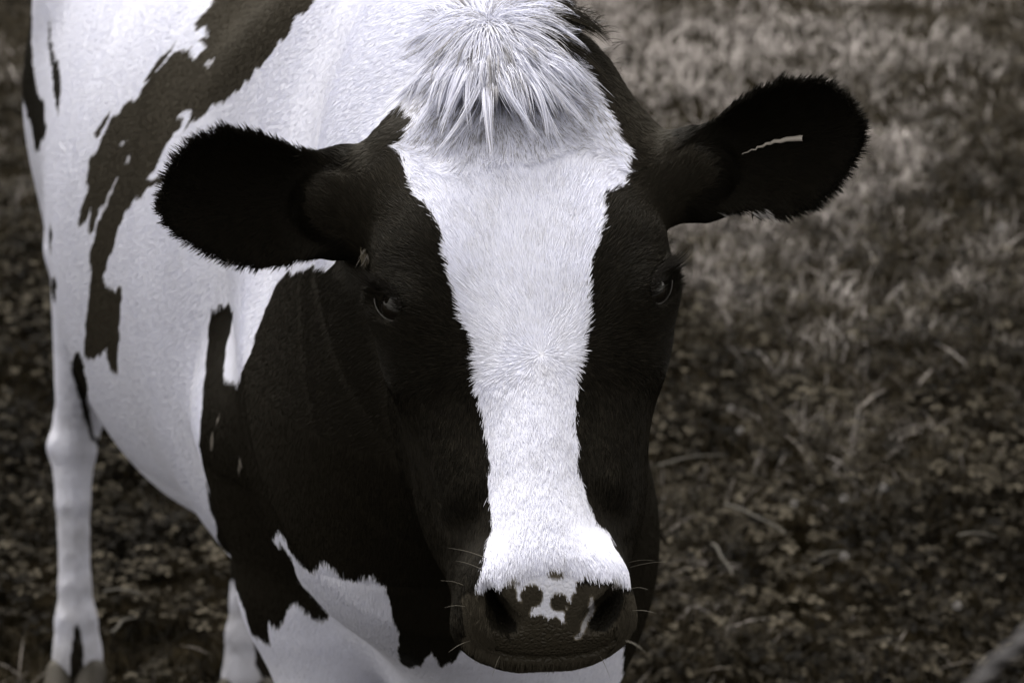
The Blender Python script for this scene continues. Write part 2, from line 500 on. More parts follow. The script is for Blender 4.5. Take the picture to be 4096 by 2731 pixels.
NOSTRIL_IN = [poly(485,584,492,586,500,600,517,622,516,631,505,634,493,626,485,606), poly(622,586,613,590,600,604,588,620,590,630,606,631,618,618,625,600)]
SOFT0 = poly(462,586,480,584,560,570,627,579,640,600,628,645,600,668,505,670,462,640)
def coat(p, part):
    """hide tone 0 black .. 1 white; part 0 = trunk and legs, 1 = head, 2 = ears"""
    q = to_px(p)
    # ragged edges: tongues of hair along the lie of the coat
    st = p * np.array([1.0, .6, .28])
    nz = np.stack([(noise3(p, 60, 3) - .5) * 3.0, (noise3(st, 95, 4) - .5) * 11.0 + (noise3(p, 45, 5) - .5) * 4.0], -1)
    hn = np.stack([noise3(p, 110, 6) - .5, noise3(p, 110, 7) - .5], -1) * 5.0 * np.clip((600 - q[:, 1]) / 60, 0.0, 1)[:, None]
    q = q + np.where((part == 1)[:, None], hn, nz)
    t = np.ones(len(p))
    hd = part == 1
    w = np.zeros(len(p), bool)
    for g in HEAD_WHITE: w |= inside(q, g)
    head_t = w.astype(float)
    sheen_tone = .032 * np.clip((260 - q[:, 1]) / 120, 0, 1)  # sheen on the upper head painted as a lighter black
    head_t = np.maximum(head_t, sheen_tone)
    # the blaze must not wrap to the back of the head
    back = (p - HO) @ HW < -.17
    for (x, y, r, tone) in DARK_SPOTS:
        m = (q[:, 0] - x) ** 2 + (q[:, 1] - y) ** 2 < r * r * 1.15
        head_t[m] = np.minimum(head_t[m], tone)
    head_t[inside(q, LIGHT_STREAK)] = .62
    m = (q[:, 0] - LIGHT_BLOB[0]) ** 2 + (q[:, 1] - LIGHT_BLOB[1]) ** 2 < 30
    head_t[m] = .55
    lowm = (q[:, 1] > 584) & (head_t < .12) & (~back) & inside(q, SOFT0)
    head_t[lowm] = .10
    for g in NOSTRIL_IN: head_t[inside(q, g)] = 0  # hollows painted black so the nostrils look deeper
    head_t[back] = 0
    body_t = np.ones(len(p))
    for i, g in enumerate(BODY_BLACK): body_t[inside(q, g)] = .11 if i < 3 else .02      # upper band lightened: light from above painted into the black
    for i, g in enumerate(BODY_HOLES): body_t[inside(q, g)] = .80 if i < 4 else .40
    body_t[(p[:, 2] < .62) & (p[:, 1] < 2.6)] = 1
    t = np.where(hd, head_t, body_t)
    t[part == 2] = 0
    for g, v in EAR_PALE: t[(part == 2) & inside(q, g)] = v
    return t

head_all = head
ear_all = [e[0] for e in EARS] + ear_root
def part_of(p):
    fb = eval_prims(body, p)
    fh = eval_prims(base_head, p)
    fe = np.minimum(ear_all[0].fn(p), ear_all[1].fn(p))
    fr_ = np.minimum(ear_all[2].fn(p), ear_all[3].fn(p))
    part = np.where(fh < fb + .004, 1, 0)
    part[(fr_ < np.minimum(fh, fb)) & (np.abs(p[:, 1] - HO[1]) < .35)] = 1
    part[fe < np.minimum(fh, fb)] = 2
    return part

# ------------------------------------------------------------------ materials
def new_mat(name):
    m = bpy.data.materials.new(name); m.use_nodes = True
    nt = m.node_tree
    return m, nt, nt.nodes["Principled BSDF"]

WHITE_C, BLACK_C = (.77, .79, .92, 1), (.0030, .0023, .0011, 1)
def tone_mix(nt, attr="tone", lo=BLACK_C, hi=WHITE_C):
    a = nt.nodes.new("ShaderNodeAttribute"); a.attribute_name = attr
    r = nt.nodes.new("ShaderNodeValToRGB")
    r.color_ramp.elements[0].color = lo; r.color_ramp.elements[1].color = hi
    e = r.color_ramp.elements.new(.35); e.color = (.115, .100, .076, 1)
    e = r.color_ramp.elements.new(.7); e.color = (.40, .40, .44, 1)
    nt.links.new(a.outputs["Fac"], r.inputs[0])
    return r

mat_hide, nt, bs = new_mat("hide")
nt.links.new(tone_mix(nt).outputs[0], bs.inputs["Base Color"])
bs.inputs["Roughness"].default_value = .75
bs.inputs["Specular IOR Level"].default_value = .12
# wet nose: glossier where the attribute says bare skin
gl = nt.nodes.new("ShaderNodeAttribute"); gl.attribute_name = "bare"
mr = nt.nodes.new("ShaderNodeMapRange"); mr.inputs[3].default_value = .9; mr.inputs[4].default_value = .30
nt.links.new(gl.outputs["Fac"], mr.inputs[0]); nt.links.new(mr.outputs[0], bs.inputs["Roughness"])
vo = nt.nodes.new("ShaderNodeTexVoronoi"); vo.inputs["Scale"].default_value = 230; vo.feature = 'DISTANCE_TO_EDGE'
tc = nt.nodes.new("ShaderNodeTexCoord"); nt.links.new(tc.outputs["Object"], vo.inputs["Vector"])
bp = nt.nodes.new("ShaderNodeBump"); bp.inputs["Distance"].default_value = .0025
mm = nt.nodes.new("ShaderNodeMath"); mm.operation = 'MULTIPLY'
nt.links.new(gl.outputs["Fac"], mm.inputs[0]); mm.inputs[1].default_value = 1.0
nt.links.new(mm.outputs[0], bp.inputs["Strength"])
nt.links.new(vo.outputs["Distance"], bp.inputs["Height"]); nt.links.new(bp.outputs[0], bs.inputs["Normal"])

mat_fur, nt, bs = new_mat("fur")
nt.links.new(tone_mix(nt).outputs[0], bs.inputs["Base Color"])
bs.inputs["Roughness"].default_value = .6
bs.inputs["Specular IOR Level"].default_value = .08

# ------------------------------------------------------------------ grow the skin
X = axis_steps(-1.15, .62, .012, (-.38, .38, .0036), (-.07, .15, .0021), (-.02, .105, .0013))
Y = axis_steps(1.25, 3.75, .014, (1.42, 1.90, .0038))
Z = axis_steps(-.02, 1.62, .012, (.88, 1.42, .0036), (.86, .99, .0021), (.905, .955, .0013))
V, Q = polygonise(body + ear_root + [e[0] for e in EARS] + head, X, Y, Z)
cow = tag(bpy.data.objects.new("cow", None), "black and white cow with a broad white blaze, head lowered, standing in the pasture", "cow")
link(cow)
CORG = np.array([-.35, 2.55, 0.0])
cow.location = CORG
skin = mesh_obj("body", V - CORG, Q, mat_hide, cow)
PART = part_of(V)
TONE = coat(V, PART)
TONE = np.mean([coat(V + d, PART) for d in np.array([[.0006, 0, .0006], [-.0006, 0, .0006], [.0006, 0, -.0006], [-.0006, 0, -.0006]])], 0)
PAD = poly(494,622,503,634,515,634,524,620,540,620,563,626,572,630,582,634,592,632,610,632,618,622,622,632,612,650,590,657,548,662,505,659,494,648)
SOFT = poly(484,584,517,577,545,566,590,574,622,580,624,600,612,630,580,640,548,628,520,634,500,630)
vpx = to_px(V)
_soft = inside(vpx, SOFT) & (PART == 1)
_mud = np.clip((.62 - V[:, 2]) / .5, 0, 1) * (.10 + .30 * noise3(V, 16, 41) * noise3(V, 45, 42)) * (TONE > .5) * (PART == 0)
set_attr(skin.data, "tone", np.where(_soft, TONE, TONE * np.where(PART == 0, .97, .90)) - _mud)      # skin toned down to paint shade into the gaps between white hairs
BARE = (inside(vpx, PAD) & (PART == 1) & (V[:, 1] < HO[1] + .05)).astype(float)
HALF = (inside(vpx, SOFT) & (PART == 1) & (V[:, 1] < HO[1] + .05)).astype(float)
set_attr(skin.data, "bare", np.maximum(BARE, HALF * .5))

# ------------------------------------------------------------------ fur
tri = np.concatenate([Q[:, [0, 1, 2]], Q[:, [0, 2, 3]]])
e1 = V[tri[:, 1]] - V[tri[:, 0]]; e2 = V[tri[:, 2]] - V[tri[:, 0]]
fn_ = np.cross(e1, e2); area = np.linalg.norm(fn_, axis=1) * .5
vn = np.zeros_like(V)
for i in range(3):
    for c in range(3):
        vn[:, c] += np.bincount(tri[:, i], fn_[:, c], minlength=len(V))
vn = nrm(vn)
cen = (V[tri[:, 0]] + V[tri[:, 1]] + V[tri[:, 2]]) / 3
dist = np.linalg.norm(cen - EYE, axis=1)
facing = (nrm(EYE - cen) * nrm(fn_)).sum(1)
cpx = to_px(cen)
inframe = (cpx[:, 0] > -60) & (cpx[:, 0] < 1080) & (cpx[:, 1] > -60) & (cpx[:, 1] < 742)
dens = 1.35e6 * (1.7 / dist) ** 2 * np.where(facing > -.25, 1, .12) * np.where(inframe, 1, .06)
bare_t = np.maximum(BARE[tri].max(1), 0)
dens = np.where(bare_t > 0, 0, dens)
dens = np.where(HALF[tri].max(1) > 0, dens * .12, dens)
cum = np.cumsum(area * dens)
N = int(cum[-1])
pick = np.searchsorted(cum, rng.random(N) * cum[-1])
pick = np.minimum(pick, len(tri) - 1)
r1, r2 = rng.random(N), rng.random(N)
fl = r1 + r2 > 1
r1[fl], r2[fl] = 1 - r1[fl], 1 - r2[fl]
root = V[tri[pick, 0]] + e1[pick] * r1[:, None] + e2[pick] * r2[:, None]
nor = nrm(vn[tri[pick, 0]] * (1 - r1 - r2)[:, None] + vn[tri[pick, 1]] * r1[:, None] + vn[tri[pick, 2]] * r2[:, None])
part = PART[tri[pick, 0]]
half = HALF[tri[pick, 0]]
print("HAIRS", N)

W0H = to_head(hit(490, 27, base_head + body))
def head_flow(p):
    """lie of the coat on the head: parts at the whorl between the eyes, fans upwards over the brow, runs down the nose"""
    h = to_head(p); u, v = h[:, 0], h[:, 1]
    wu, wv = .010, .062
    du, dv = u - wu, v - wv
    r = np.hypot(du, dv) + 1e-4
    up = np.stack([du / r * 1.15, dv / r], -1)
    down = np.stack([du * 2.0, np.ones_like(u)], -1)
    curl = np.stack([-np.sign(du) * .0 + du / r, np.abs(dv) / r * .0 + .25 + 0 * u], -1)
    k = np.clip((dv + .014) / .026, 0, 1)[:, None]
    near = np.exp(-(dv / .016) ** 2)[:, None]
    f = up * (1 - k) + down * k
    cc = np.exp(-(r / .011) ** 2)[:, None]
    f = f * (1 - .5 * near) + .5 * near * curl
    f = f * (1 - cc) + cc * np.array([[.15, 1.0]])
    # crown: hair falls from the poll
    pu, pv = W0H[0], W0H[1]
    cu, cv = u - pu, v - pv
    cr = np.hypot(cu, cv) + 1e-4
    crown = np.stack([cu / cr, cv / cr + .15], -1)
    kc = np.clip((-.088 - .28 * np.abs(u - .01) + .07 * (noise3(p, 22, 77) - .5) - v) / .055, 0, 1)[:, None]
    f = f * (1 - kc) + crown * kc
    side = np.clip((-.05 - h[:, 2]) / .05, 0, 1)[:, None]
    d3 = f[:, :1] * HU + f[:, 1:] * HV
    sd = (HV * .8 - HW * .5)[None]
    return d3 * (1 - side) + sd * side

def flow(p, part):
    f = np.tile(-FWD * .75 + np.array([0, 0, -.8]), (len(p), 1))
    legs = p[:, 2] < .62
    f[legs] = (0, 0, -1)
    neck = (p[:, 1] < 2.15) & (p[:, 2] > 1.0)
    f[neck] = nrm(np.array([-.75, .25, -.55]))
    f[(p[:, 1] < 2.2) & (p[:, 2] <= 1.0)] = nrm(np.array([-.10, .05, -1]))
    hd = part == 1
    f[hd] = head_flow(p[hd])
    for (pr, (t, b, n), eb, et) in EARS:
        m = (part == 2) & (np.linalg.norm(p - (eb + et) / 2, axis=1) < .17)
        d = p[m] - eb
        y = d @ b; L = np.linalg.norm(et - eb)
        f[m] = t * .75 + b[None] * (y / .05)[:, None] * .9 + n * .15
    return f

f = flow(root, part)
f = f - nor * (f * nor).sum(1, keepdims=True)
f = nrm(f)
bi = np.cross(nor, f)
h0_ = to_head(root)
calm = 1 - .8 * np.exp(-((h0_[:, 0] - .010) ** 2 + (h0_[:, 1] - .062) ** 2) / .022 ** 2) * (part == 1)
sw = calm * ((noise3(root, 38, 21) - .5) * 1.1 + (noise3(root, 130, 22) - .5) * .8) + rng.normal(0, 1, N) * np.where(rng.random(N) < .28, .50, .12) + np.where(h0_[:, 1] < -.10, .9, 0) * (part == 1) * (noise3(root, 75, 24) - .5)
f = nrm(f + bi * sw[:, None] * np.select([part == 1, part == 2], [.50, .22], .12)[:, None])
Lh = np.select([part == 1, part == 2], [.0105, .0100], .012) * (.6 + .8 * rng.random(N))
h = to_head(root)
hd = part == 1
sm = lambda x: np.clip(x, 0, 1) ** 2 * (3 - 2 * np.clip(x, 0, 1))
Lh = np.where(hd, Lh * (1 - .25 * sm((h[:, 1] - .12) / .12)), Lh)
Lh = np.where(hd, Lh * (1 - .35 * np.exp(-((h[:, 0] - .01) ** 2 + (h[:, 1] - .06) ** 2) / .045 ** 2)), Lh)
Lh[half > 0] *= .42
Lh = np.where(hd, Lh * (1 + 1.0 * sm((-.085 + .05 * (noise3(root, 25, 78) - .5) - h[:, 1]) / .15) * (1 - .85 * sm((np.abs(h[:, 0]) - .04) / .04))), Lh)
Lh[hd & (np.hypot(np.abs(h[:, 0]) - .105, h[:, 1] - .005) < .03)] *= .7
lift = np.select([part == 2, part == 1], [.24, .14], .08) + np.where(part == 1, .10, .02) * (noise3(root, 60, 23) - .5) + .05 * rng.random(N)
lift = np.where(hd, lift + .08 * sm((-.05 - h[:, 1]) / .10), lift)
rim = np.zeros(N)
for (pr, (t, b, n), eb, et) in EARS:       # fringe along the rims of the ears
    m = part == 2
    y = np.abs((root - eb) @ b)
    near_e = np.linalg.norm(root - (eb + et) / 2, axis=1) < .17
    Lh = np.where(m & near_e & ((root - eb) @ b > .035), Lh * 1.2, Lh)
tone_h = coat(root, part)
wide = .00030 * (np.linalg.norm(root - EYE, axis=1) / 1.7) * (.75 + .5 * rng.random(N))
# the coat's own variation: strands of slightly different grey
var = (noise3(root, 55, 31) - .5) * .10 + (noise3(root, 220, 32) - .5) * .16 + rng.normal(0, .05, N)
crownm = hd & (h[:, 1] < -.12)
var = var * np.where(part == 1, .8, .25)
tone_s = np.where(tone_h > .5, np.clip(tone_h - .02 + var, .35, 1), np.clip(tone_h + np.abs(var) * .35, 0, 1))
cen_w = np.exp(-((h[:, 0] - .010) ** 2 + (h[:, 1] - .062) ** 2) / .009 ** 2) * hd
tone_s = tone_s - .10 * cen_w * (tone_h > .5)  # crease shade at the whorl painted into the hair tone
tone_s = np.where(crownm & (tone_h > .5) & (rng.random(N) < .42 * sm((-.12 - h[:, 1]) / .10)), tone_s - .38, tone_s)  # crown underlayer darkened: shadow beneath the forelock painted into the strands
dirt = np.clip((.62 - root[:, 2]) / .5, 0, 1) * (.10 + .34 * noise3(root, 16, 41) * noise3(root, 45, 42))      # mud on the legs
tone_s = np.where((tone_h > .5) & (part == 0), tone_s - dirt, tone_s)
tone_s = np.clip(tone_s, 0, 1)

def make_curves(name, pts, rad, tone, mat, parent):
    """pts (n,k,3), rad (n,k)"""
    n, k, _ = pts.shape
    cu = bpy.data.hair_curves.new(name)
    cu.add_curves([k] * n)
    cu.attributes["position"].data.foreach_set("vector", (pts - CORG).astype(np.float32).ravel())
    ra = cu.attributes.get("radius") or cu.attributes.new("radius", 'FLOAT', 'POINT')
    ra.data.foreach_set("value", rad.astype(np.float32).ravel())
    a = cu.attributes.new("tone", 'FLOAT', 'CURVE')
    a.data.foreach_set("value", tone.astype(np.float32))
    cu.materials.append(mat)
    o = bpy.data.objects.new(name, cu)
    return link(o, parent)

ks = np.array([0, .4, .75, 1.0])
lift = np.maximum(lift, np.where(part == 1, .17, .07))
pts = root[:, None] - nor[:, None] * .0001 + f[:, None] * (Lh[:, None] * ks)[..., None] + nor[:, None] * (Lh[:, None] * lift[:, None] * (ks - .45 * ks ** 2))[..., None]
rad = wide[:, None] * np.array([1, .95, .7, .12])
fur = make_curves("coat_fur", pts, rad, tone_s, mat_fur, cow)

# ------------------------------------------------------------------ forelock: locks falling from the crown
surf = base_head + body
def follow(p, d, n_steps, step, off, pull):
    """walk a lock over the skull"""
    path = [p.copy()]
    for i in range(n_steps):
        p = p + d * step
        f0 = eval_prims(surf, p)
        e = .004
        g = np.stack([eval_prims(surf, p + e * np.eye(3)[q]) - f0 for q in range(3)], -1)
        g = nrm(g)
        p = p + g * (off[:, i] - f0)[:, None] * .7
        d = nrm(d + pull * step * 6 - g * (d * g).sum(1, keepdims=True) * .8)
        path.append(p.copy())
    return np.stack(path, 1)

W0 = hit(490, 27, surf)
w0 = to_head(W0)
NL = 560
th = rng.uniform(-math.pi, math.pi, NL)                    # angle round the whorl, 0 = down the face
ring = rng.random(NL)
tier = rng.random(NL) < 2
rad0 = np.where(tier, .004 + .066 * ring ** 1.6, .025 + .12 * ring ** 1.2)
th = np.where(tier, th, rng.normal(0, .55, NL))
pu = w0[0] + rad0 * np.sin(th); pv = w0[1] + rad0 * np.cos(th)
start = H(0, 0, 0) + pu[:, None] * HU + pv[:, None] * HV
z = np.full(NL, .03)
for _ in range(16):
    z = z - eval_prims(surf, start + z[:, None] * HW) * .8
start = start + z[:, None] * HW
d0 = np.sin(th)[:, None] * HU + np.cos(th)[:, None] * HV + .30 * HW
d0 = nrm(d0 + rng.normal(0, .15, (NL, 3)))
NS = 9
Ll = np.where(tier, .022 + .072 * rng.random(NL) ** 1.3, rng.uniform(.018, .036, NL) * (1.15 - .5 * ring))
bulge = rng.uniform(.1, .6, NL) * np.where(tier, 1, .25 * (1 - .6 * ring))
off = np.stack([.0025 + .011 * math.sin(math.pi * ((i + 1) / NS) ** .7) * bulge for i in range(NS)], 1)
lp = follow(start, d0, NS, (Ll / NS)[:, None], off, HV * .7 + rng.normal(0, .75, (NL, 3)))
HP = 34
shape_w = np.interp(np.linspace(0, 1, NS + 1), [0, .35, 1], [1.0, 1.2, .6])
offs = rng.normal(0, 1, (NL, HP, 1, 3)) * rng.uniform(.0012, .0030, NL)[:, None, None, None] * shape_w[None, None, :, None]
strands = lp[:, None] + offs + rng.normal(0, .0012, (NL, HP, 1, 3)) * (np.linspace(0, 1, NS + 1) ** 2)[None, None, :, None]
strands = strands.reshape(NL * HP, NS + 1, 3)
fr2 = rng.uniform(.45, 1.0, NL * HP)                      # hairs of one lock end at different lengths
tpos = np.linspace(0, 1, NS + 1)[None] * fr2[:, None] * NS
ti = np.minimum(tpos.astype(int), NS - 1); tf = (tpos - ti)[..., None]
rows = np.arange(NL * HP)[:, None]
strands = strands[rows, ti] * (1 - tf) + strands[rows, ti + 1] * tf
mid_t = coat(lp[:, NS // 2], np.ones(NL, int))
lockt = np.where(mid_t > .5, np.clip(.97 + rng.normal(0, .05, NL), .5, 1), .04)
lockt = np.where((mid_t > .5) & (rng.random(NL) < .15), .70, lockt)
lt = np.clip(np.repeat(lockt, HP) + rng.normal(0, .045, NL * HP), 0, 1)
lt = np.where((lt > .5) & (rng.random(len(lt)) < .04), .5, lt)
keep = np.repeat((mid_t > .5) | ((rng.random(NL) < .30) & (pu > w0[0])), HP)
strands, lt = strands[keep], lt[keep]
lrad = np.tile(.00030 * np.concatenate([np.full(NS - 2, 1.), [.8, .55, .12]]), (len(lt), 1))
make_curves("forelock", strands, lrad, lt, mat_fur, cow)
# wisps that stand up from the poll and brush over to both sides
NW = 2200
pu = w0[0] + rng.normal(.0, .045, NW); pv = w0[1] + rng.uniform(-.045, .004, NW)
st = H(0, 0, 0) + pu[:, None] * HU + pv[:, None] * HV
z = np.full(NW, .03)
for _ in range(14):
    z = z - eval_prims(surf, st + z[:, None] * HW) * .9
st = st + z[:, None] * HW
ang = np.clip((pu - w0[0]) / .02 + rng.normal(0, .35, NW), -1, 1)
d = nrm(HU * (ang * rng.uniform(.3, 1.2, NW))[:, None] - HV * rng.uniform(-.1, .7, NW)[:, None] + HW * rng.uniform(.2, .6, NW)[:, None])
LW = rng.uniform(.015, .042, NW) * np.where(ang < 0, .7, 1) * np.where(pu > w0[0] + .03, .6, 1)
kk = np.linspace(0, 1, 6)
wp = st[:, None] + d[:, None] * (LW[:, None] * kk)[..., None] + (HV * .35 + HU * 0)[None, None] * (LW[:, None] * kk ** 2)[..., None] - HW * (LW[:, None] * kk ** 2 * .3)[..., None]
wpx = to_px(st); wt = coat(st, np.ones(NW, int)); wt = np.where(wt > .5, np.clip(.85 + rng.normal(0, .12, NW), .3, 1), .06)
wt = np.where((pu > .045), np.where(rng.random(NW) < .8, .05, .5), wt)
wk = ~((wt < .3) & (wpx[:, 0] < 440))
make_curves("poll_tuft", wp[wk], np.tile(.00026 * np.array([1, 1, .9, .7, .45, .1]), (wk.sum(), 1)), wt[wk], mat_fur, cow)
# ------------------------------------------------------------------ eyes, lids, lashes, whiskers
mat_eye, nt, bs = new_mat("eyeball")
bs.inputs["Base Color"].default_value = (.006, .005, .004, 1); bs.inputs["Roughness"].default_value = .04
bs.inputs["Specular IOR Level"].default_value = .26
mat_lid, nt, bs = new_mat("wet_lid")
bs.inputs["Base Color"].default_value = (.013, .011, .009, 1); bs.inputs["Roughness"].default_value = .35
mat_pale, nt, bs = new_mat("pale_skin")
bs.inputs["Base Color"].default_value = (.42, .39, .36, 1); bs.inputs["Roughness"].default_value = .6
mat_lash, nt, bs = new_mat("lash")
bs.inputs["Base Color"].default_value = (.010, .008, .006, 1); bs.inputs["Roughness"].default_value = .5
mat_whisker, nt, bs = new_mat("whisker")
bs.inputs["Base Color"].default_value = (.13, .12, .10, 1); bs.inputs["Roughness"].default_value = .4
mat_hoof, nt, bs = new_mat("hoof_horn")
nz_ = nt.nodes.new("ShaderNodeTexNoise"); nz_.inputs["Scale"].default_value = 40
rp = nt.nodes.new("ShaderNodeValToRGB"); rp.color_ramp.elements[0].color = (.006, .005, .003, 1); rp.color_ramp.elements[1].color = (.065, .056, .044, 1)
nt.links.new(nz_.outputs["Fac"], rp.inputs[0]); nt.links.new(rp.outputs[0], bs.inputs["Base Color"])
bs.inputs["Roughness"].default_value = .6

def lathe_sphere(c, ax, r, nu=28, nv=18, squash=1.0):
    a, b, d = ax
    th = np.linspace(0, math.pi, nv); ph = np.linspace(0, 2 * math.pi, nu, endpoint=False)
    T, F_ = np.meshgrid(th, ph, indexing='ij')
    v = c + r * (np.cos(T)[..., None] * a * squash + np.sin(T)[..., None] * (np.cos(F_)[..., None] * b + np.sin(F_)[..., None] * d))
    idx = np.arange(nu * nv).reshape(nv, nu)
    f = np.stack([idx[:-1], idx[1:], np.roll(idx, -1, 1)[1:], np.roll(idx, -1, 1)[:-1]], -1).reshape(-1, 4)
    return v.reshape(-1, 3), f

def tube(path, radii, n=7):
    path = np.asarray(path, float); radii = np.broadcast_to(radii, (len(path),))
    tg = nrm(np.gradient(path, axis=0))
    ref = np.array([.13, .31, .94]); a = nrm(np.cross(tg, ref)); b = np.cross(tg, a)
    ph = np.linspace(0, 2 * math.pi, n, endpoint=False)
    v = path[:, None] + radii[:, None, None] * (np.cos(ph)[None, :, None] * a[:, None] + np.sin(ph)[None, :, None] * b[:, None])
    idx = np.arange(len(path) * n).reshape(-1, n)
    f = np.stack([idx[:-1], np.roll(idx, -1, 1)[:-1], np.roll(idx, -1, 1)[1:], idx[1:]], -1).reshape(-1, 4)
    return v.reshape(-1, 3), f

for (c, od, al, sh, s) in EYES:
    upv = sh if sh @ (UP * 1.0) > 0 else -sh
    v, f = lathe_sphere(c - od * .0075, (od, al, sh), .0240)
    eye = mesh_obj("eye", v - CORG, f, mat_eye, cow)
    ph = np.linspace(math.radians(200), math.radians(355), 18)
    path = np.array([c + od * (.0150 + .002 * math.sin(a)) + al * .0212 * math.cos(a) + upv * .0130 * math.sin(a) for a in ph])
    v, f = tube(path, .0011)
    mesh_obj("eyelid_rim", v - CORG, f, mat_lid, cow)
    # lashes
    n = 190
    a = rng.uniform(math.radians(15), math.radians(165), n)
    r0 = c + od * .0175 + al[None] * (.022 * np.cos(a))[:, None] + upv[None] * (.0148 * np.sin(a))[:, None] + rng.normal(0, .0008, (n, 3))
    d = nrm(od[None] * .9 + upv[None] * .18 + al[None] * (np.cos(a) * .35)[:, None] - UP * .25 + rng.normal(0, .10, (n, 3)))
    Ls = rng.uniform(.014, .030, n); kk = np.linspace(0, 1, 5)
    pp = r0[:, None] + d[:, None] * (Ls[:, None] * kk)[..., None] + upv[None, None] * (Ls[:, None] * .25 * kk ** 2)[..., None]
    lash = make_curves("eyelashes", pp, np.tile(.0003 * np.array([1, 1, .8, .5, .1]), (n, 1)), np.zeros(n), mat_lash, eye)

wh = [((488, 558), (447, 547)), ((484, 570), (455, 560)), ((629, 567), (668, 561)), ((628, 562), (655, 560)), ((631, 588), (648, 589)), ((631, 610), (657, 613)),
      ((466, 606), (444, 607)), ((465, 585), (440, 580)), ((470, 640), (448, 652)), ((626, 640), (646, 652)), ((500, 655), (492, 676)), ((600, 655), (610, 677))]
wp = []
for (a, b) in wh:
    h0 = hit(a[0], a[1], base_head)
    t0 = (h0 - EYE) @ FW
    e = P(b[0], b[1], t0 - .012)
    kk = np.linspace(0, 1, 7)[:, None]
    wp.append(h0 * (1 - kk) + e * kk + UP * .0015 * np.sin(kk * math.pi))
wp = np.array(wp)
make_curves("whiskers", wp, np.tile(.00030 * np.array([.8, .8, .7, .6, .45, .3, .1]), (len(wp), 1)), np.full(len(wp), .6), mat_whisker, cow)
# tuft of pale hair on the neck just behind the eye, and scattered long guard hairs at the blaze's edge
n = 60
base = hit(367, 251, body + base_head + ear_root, 1.5, 2.6); t0 = (base - EYE) @ FW
e0 = P(364, 266, t0 - .01)
r0 = base[None] + rng.normal(0, .0025, (n, 3)); kk = np.linspace(0, 1, 5)[None, :, None]
pp = r0[:, None] * (1 - kk) + (e0[None] + rng.normal(0, .003, (n, 3)))[:, None] * kk - FW * .006 * np.sin(kk * math.pi)
make_curves("neck_tuft", pp, np.tile(.0003 * np.array([1, 1, .8, .5, .1]), (n, 1)), np.clip(rng.normal(.32, .1, n), 0, 1), mat_fur, cow)

# pale wandering mark inside its left ear
pr, (t, b, nn), eb, et = EARS[1]
mk = [(741, 155, .2), (744, 152.6, .3), (748, 151.8, .4), (752, 149, .5), (756, 149.3, .6), (758, 146.4, .8), (763, 146, .95), (767, 143, 1.1), (771, 143, 1.2), (775, 140.6, 1.4), (781, 140.8, 1.6), (787, 138.8, 1.8), (796, 138.3, 2.0), (801, 137.8, 2.3), (804, 137.8, 2.3)]
earprims = [EARS[1][0]]
mp = [hit(x, y, earprims, 1.6, 1.95) + nn * .002 for x, y, r in mk]
v, f = tube(mp, np.array([r * .0013 for _, _, r in mk]), 6)
mesh_obj("ear_mark", v - CORG, f, mat_pale, cow)

# hooves: two claws each
for foot, sd, fw_ in ((HRf, RT, -BK), (HLf, RT, -BK), (FR[-1] - .06 * UP, LEFT, FWD), (FL[-1] - .06 * UP, LEFT, FWD)):
    foot = np.array([foot[0], foot[1], 0])
    for s in (-1, 1):
        c = foot + sd * s * .0255 + fw_ * .022
        pr = [ecap(c + UP * .036 - fw_ * .004, c + UP * .012 + fw_ * .030, (.0265, .036), (.0275, .028), sd, .02)]
        g0, g1 = c - .10, c + .10
        vv, ff = polygonise(pr, np.arange(g0[0], g1[0], .006), np.arange(g0[1], g1[1], .006), np.arange(-.04, .13, .006))
        vv[:, 2] = np.maximum(vv[:, 2], .001 + 0.02 * 0)
        mesh_obj("hoof_claw", vv - CORG, ff, mat_hoof, cow)

# ------------------------------------------------------------------ the pasture
def gz(x, y):
    p = np.stack([x, y, 0 * x], -1)
    return (noise3(p, 1.6, 51) - .5) * .05 + (noise3(p, 5.0, 52) - .5) * .03

mat_soil, nt, bs = new_mat("soil")
n1 = nt.nodes.new("ShaderNodeTexNoise"); n1.inputs["Scale"].default_value = 14; n1.inputs["Detail"].default_value = 8
tc = nt.nodes.new("ShaderNodeTexCoord"); nt.links.new(tc.outputs["Object"], n1.inputs["Vector"])
rp = nt.nodes.new("ShaderNodeValToRGB"); rp.color_ramp.elements[0].position = .35; rp.color_ramp.elements[1].position = .7
rp.color_ramp.elements[0].color = (.0022, .0018, .0010, 1); rp.color_ramp.elements[1].color = (.013, .0105, .0065, 1)
nt.links.new(n1.outputs["Fac"], rp.inputs[0])
# turf thickens into a closed sward away from the trodden ground by the fence
rp2 = nt.nodes.new("ShaderNodeValToRGB"); rp2.color_ramp.elements[0].position = .35; rp2.color_ramp.elements[1].position = .7
rp2.color_ramp.elements[0].color = (.012, .010, .007, 1); rp2.color_ramp.elements[1].color = (.085, .076, .064, 1)
n2 = nt.nodes.new("ShaderNodeTexNoise"); n2.inputs["Scale"].default_value = 3.5; n2.inputs["Detail"].default_value = 9
nt.links.new(tc.outputs["Object"], n2.inputs["Vector"]); nt.links.new(n2.outputs["Fac"], rp2.inputs[0])
ln_ = nt.nodes.new("ShaderNodeVectorMath"); ln_.operation = 'DISTANCE'; ln_.inputs[1].default_value = (0, 2.0, 0)
nt.links.new(tc.outputs["Object"], ln_.inputs[0])
mr2 = nt.nodes.new("ShaderNodeMapRange"); mr2.inputs[1].default_value = 5.0; mr2.inputs[2].default_value = 16.0
nt.links.new(ln_.outputs["Value"], mr2.inputs[0])
mxg = nt.nodes.new("ShaderNodeMix"); mxg.data_type = 'RGBA'
nt.links.new(mr2.outputs[0], mxg.inputs["Factor"]); nt.links.new(rp.outputs[0], mxg.inputs[6]); nt.links.new(rp2.outputs[0], mxg.inputs[7])
nt.links.new(mxg.outputs[2], bs.inputs["Base Color"])
